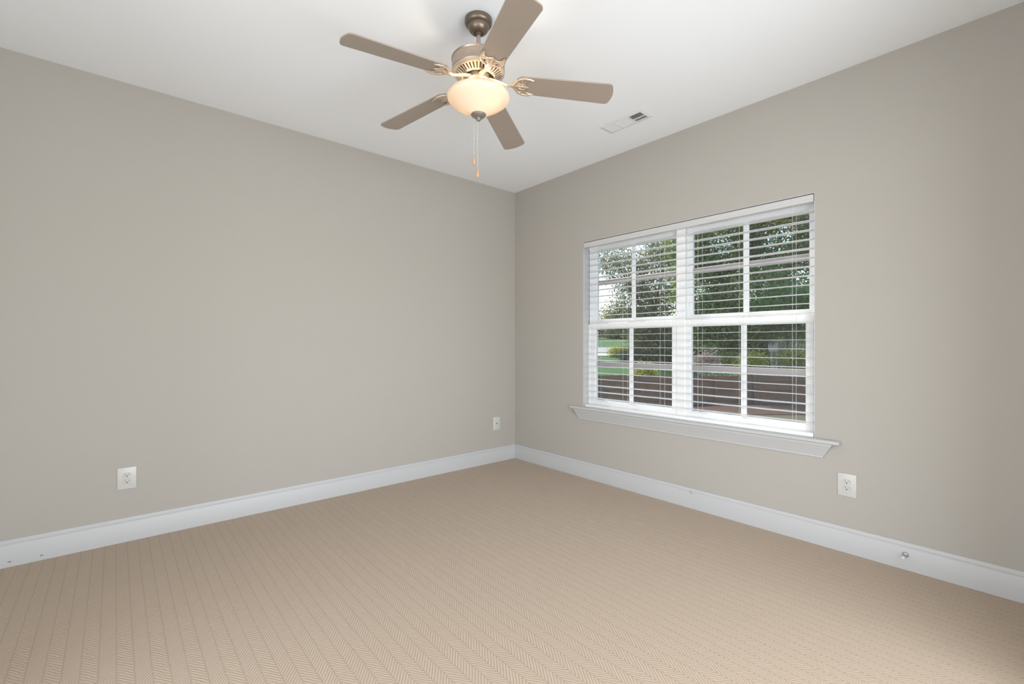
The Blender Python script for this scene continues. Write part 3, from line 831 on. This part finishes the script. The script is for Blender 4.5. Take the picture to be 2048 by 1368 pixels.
def tree(name, label, cat, k, d, blobs_px, n, size, mt, seed, trunk_r=0.3, group=None, depth_r=0.8, shell=0.55, stem='trunk'):
    """blobs_px: (px, py, half width px, half height px, depth offset m, weight) measured at the tree's own distance"""
    base = Vector(at(k, d, gz(k, d)))
    t = tag(empty(name, base), label, cat, group)
    bl_ = []
    tops = []
    for (px, py, hw, hh, dd, wt) in blobs_px:
        D = d+dd
        c = at(kpx(px), D, CAM.z - (py-687)/921*D)
        rx = hw/921*D; rz = hh/921*D
        bl_.append((*c, rx*0.9, rx*0.9, rz, wt)); tops.append(Vector(c))
    leaves('foliage', mt, bl_, n, size, t, base, seed, shell)
    m = MB()
    cen = sum((Vector(b[:3]) for b in bl_), Vector())/len(bl_)
    fork = Vector((base.x*0.7+cen.x*0.3, base.y*0.7+cen.y*0.3, base.z + max(0.15, (cen.z-base.z)*0.55)))
    m.tube([Vector((0, 0, -0.1)), (fork-base)*0.5 + Vector((0, 0, 0.0)), fork-base], [trunk_r*1.25, trunk_r, trunk_r*0.8], 10)
    for q in tops:
        e = q - base; f0 = fork - base
        m.tube([f0, f0*0.5+e*0.5+Vector((0, 0, 0.1*trunk_r)), e], [trunk_r*0.5, trunk_r*0.32, trunk_r*0.12], 6)
    m.build(stem, M['bark'], t, smooth=60)
    return t
tree('shade_tree', 'large dark green shade tree filling the right half of the window', 'tree', kpx(1535), 34,
     [(1560, 470, 95, 75, 0, 3), (1450, 500, 75, 70, 1, 2.4), (1640, 560, 90, 110, 1, 2.5), (1520, 590, 80, 50, -1, 2), (1400, 560, 60, 70, 1.5, 1.8),
      (1440, 630, 50, 35, 0, 1.0), (1590, 630, 60, 35, -1, 1.3), (1370, 470, 45, 60, 2, 1.0), (1500, 400, 100, 60, 0, 2), (1620, 400, 70, 60, 1, 1.2), (1395, 640, 35, 30, 1, 0.6), (1500, 655, 60, 22, 0, 1.2), (1605, 655, 50, 18, 1, 1.0), (1420, 668, 50, 14, 1, 0.7), (1485, 690, 25, 20, 1, 0.8)],
     100000, 0.225, M['leaf_oak'], 11, 0.38)
tree('shade_tree', 'pale grey green tree with sky gaps behind the left window half', 'tree', kpx(1310), 44,
     [(1320, 560, 55, 70, 0, 2.2), (1265, 600, 40, 45, 0, 1.1), (1340, 480, 60, 50, 1, 1.3), (1245, 535, 45, 30, 0, 0.6), (1290, 650, 60, 32, -1, 1.6), (1225, 510, 40, 35, 1, 0.45), (1330, 690, 45, 35, -2, 1.9), (1298, 693, 34, 38, -1, 1.6), (1225, 640, 24, 22, 0, 0.5)],
     42000, 0.23, M['leaf_pale'], 12, 0.30)
tree('yard_tree', 'small bright green leafy tree low in front of the dark shade tree', 'tree', kpx(1575), 30.3,
     [(1575, 595, 45, 22, 0, 1.5), (1610, 600, 30, 20, 0, 1), (1540, 610, 30, 15, 0, 0.8)], 5500, 0.19, M['leaf_bright'], 13, 0.07)
for i, (px, d, py, hw, hh, lab) in enumerate(((1240, 84, 664, 26, 12, 'distant rounded tree at the left beside the far brick house'), (1310, 70, 668, 52, 30, 'distant tree row crown above the road behind the pale tree'),
        (1375, 60, 712, 45, 26, 'distant dark bush like tree under the mullion of the window'), (1455, 76, 700, 40, 26, 'distant grey green tree left of the white balcony'), (1600, 72, 668, 70, 45, 'distant dark tree rising behind the taupe house'))):
    tree('background_tree', lab, 'tree', kpx(px), d, [(px-hw*0.4, py, hw*0.7, hh, 0, 1), (px+hw*0.4, py+2, hw*0.7, hh*0.9, 1, 1), (px, py-hh*0.4, hw*0.6, hh*0.7, 0, 0.8)] + ([(1165, 655, 30, 22, 0, 1.5), (1110, 645, 40, 32, 2, 2), (1040, 640, 45, 36, 1, 2)] if i == 0 else []), 9000 if i else 16000, 0.34, M['leaf_far'], 30+i, 0.25, group='distant trees beyond the lawn')
for i, (px, d, py, hw, hh, mt, lab) in enumerate((
        (1237, 47, 703, 17, 9, 'leaf_yellow', 'yellow green shrub at the edge of the road'),
        (1256, 42.5, 712, 16, 9, 'leaf_far', 'low dull green shrub right of the yellow green roadside shrub'),
        (1590, 29.9, 716, 34, 17, 'leaf_yellow', 'large yellow green shrub hiding the right side of the porch'),
        (1505, 29.8, 722, 26, 15, 'leaf_yellow', 'olive yellow shrub left of the white porch posts'),
        (1288, 29.6, 745, 16, 7, 'leaf_yellow', 'small spiky yellow green plant peeking over the fence'),
        (1448, 33.5, 726, 26, 14, 'leaf_yellow', 'mid green shrub beside the pinkish bush'),
        (1412, 30.5, 724, 20, 13, 'leaf_pink', 'dry pinkish grey bush behind the fence'),
        (1618, 38, 705, 26, 18, 'leaf_far', 'dark green shrub at the right edge of the window'))):
    tree('shrub', lab, 'shrub', kpx(px), d, [(px, py, hw, hh, 0, 1), (px-hw*0.4, py+hh*0.35, hw*0.7, hh*0.8, 0.2, 0.8), (px+hw*0.4, py+hh*0.3, hw*0.7, hh*0.8, -0.2, 0.8)], 2600, 0.15, M[mt], 60+i, 0.03, group='shrubs beyond the fence', shell=0.4, stem='stem')

# far taupe house with a raised white deck
def hb(parent, name, mt, u0, u1, d0, d1, z0, z1, bev=0):
    """box aligned with the view-facing house front, relative to the parent"""
    m = MB(); m.box(u0, u1, d0, d1, z0, z1, bev)
    o = m.build(name, mt, parent); return o
HD = 52.0
hs = tag(empty('house', at(kpx(1560), HD, GZ), ANG - PI/2), 'taupe house with white raised deck seen through the right window half', 'house')
u = lambda px: (px-1560)/921*HD
z_ = lambda py: CAM.z - (py-687)/921*HD - GZ
wl = hb(hs, 'wall', M['tan'], u(1512), u(1680), 3.2, 5.6, -0.1, z_(655))
m = MB()
m.prism([(u(1505), z_(655)), (u(1690), z_(655)), (u(1585), z_(612))], lambda a, b, t: (a, t, b), 2.7, 6.0)
m.build('roof', M['roof'], hs)
for (a, b, p, q) in ((1534, 1552, 712, 742), (1512, 1524, 690, 706), (1588, 1600, 712, 740), (1606, 1616, 712, 740)):
    f = hb(hs, 'window', M['white'], u(a)-0.08, u(b)+0.08, 3.12, 3.20, z_(q)-0.08, z_(p)+0.08)
    hb(f, 'pane', M['pane_dark'], u(a), u(b), 3.08, 3.13, z_(q), z_(p))
dk = hb(hs, 'deck', M['white'], u(1525), u(1556), 0, 3.1, z_(703), z_(698))
for px in (1528, 1544, 1554):
    hb(hs, 'post', M['white'], u(px)-0.06, u(px)+0.06, 0.05, 0.17, 0, z_(703))
m = MB()
for px in (1527, 1543.5, 1554.5): m.box(u(px)-0.05, u(px)+0.05, 0, 0.1, z_(698), z_(686.5))
m.box(u(1527), u(1554.5), 0, 0.1, z_(688), z_(687)); m.box(u(1527), u(1554.5), 0, 0.1, z_(697), z_(696))
p = 1529
while p < 1554: m.box(u(p)-0.02, u(p)+0.02, 0.03, 0.07, z_(697), z_(687)); p += 2.2
m.build('railing', M['white'], dk)
m = MB(); m.box(u(1500), u(1625), -0.02, 0.06, z_(731), z_(729.5)); m.box(u(1500), u(1625), -0.02, 0.06, z_(738), z_(737))
p = 1502
while p < 1625: m.box(u(p)-0.05, u(p)+0.05, -0.02, 0.06, z_(745), z_(729)); p += 15
m.build('porch_rail', M['white'], hs)
# small brick house far left
HD2 = 96.0
h2 = tag(empty('house', at(kpx(1212), HD2, gz(kpx(1212), HD2)), ANG - PI/2), 'small red brick house far away at the left edge of the window', 'house')
s2 = HD2/921.0
hb(h2, 'wall', M['brick'], -14*s2, 14*s2, 0, 7, -0.2, 9*s2)
m = MB(); m.prism([(-16*s2, 9*s2), (16*s2, 9*s2), (12*s2, 17*s2), (-12*s2, 17*s2)], lambda a, b, t: (a, t, b), -0.4, 7.4); m.build('roof', M['roof'], h2)
for q in (-8, 0, 8):
    f = hb(h2, 'window', M['white'], (q-1.6)*s2, (q+1.6)*s2, -0.06, 0, 3*s2, 7*s2)
    hb(f, 'pane', M['pane_dark'], (q-1.2)*s2, (q+1.2)*s2, -0.1, -0.05, 3.4*s2, 6.6*s2)
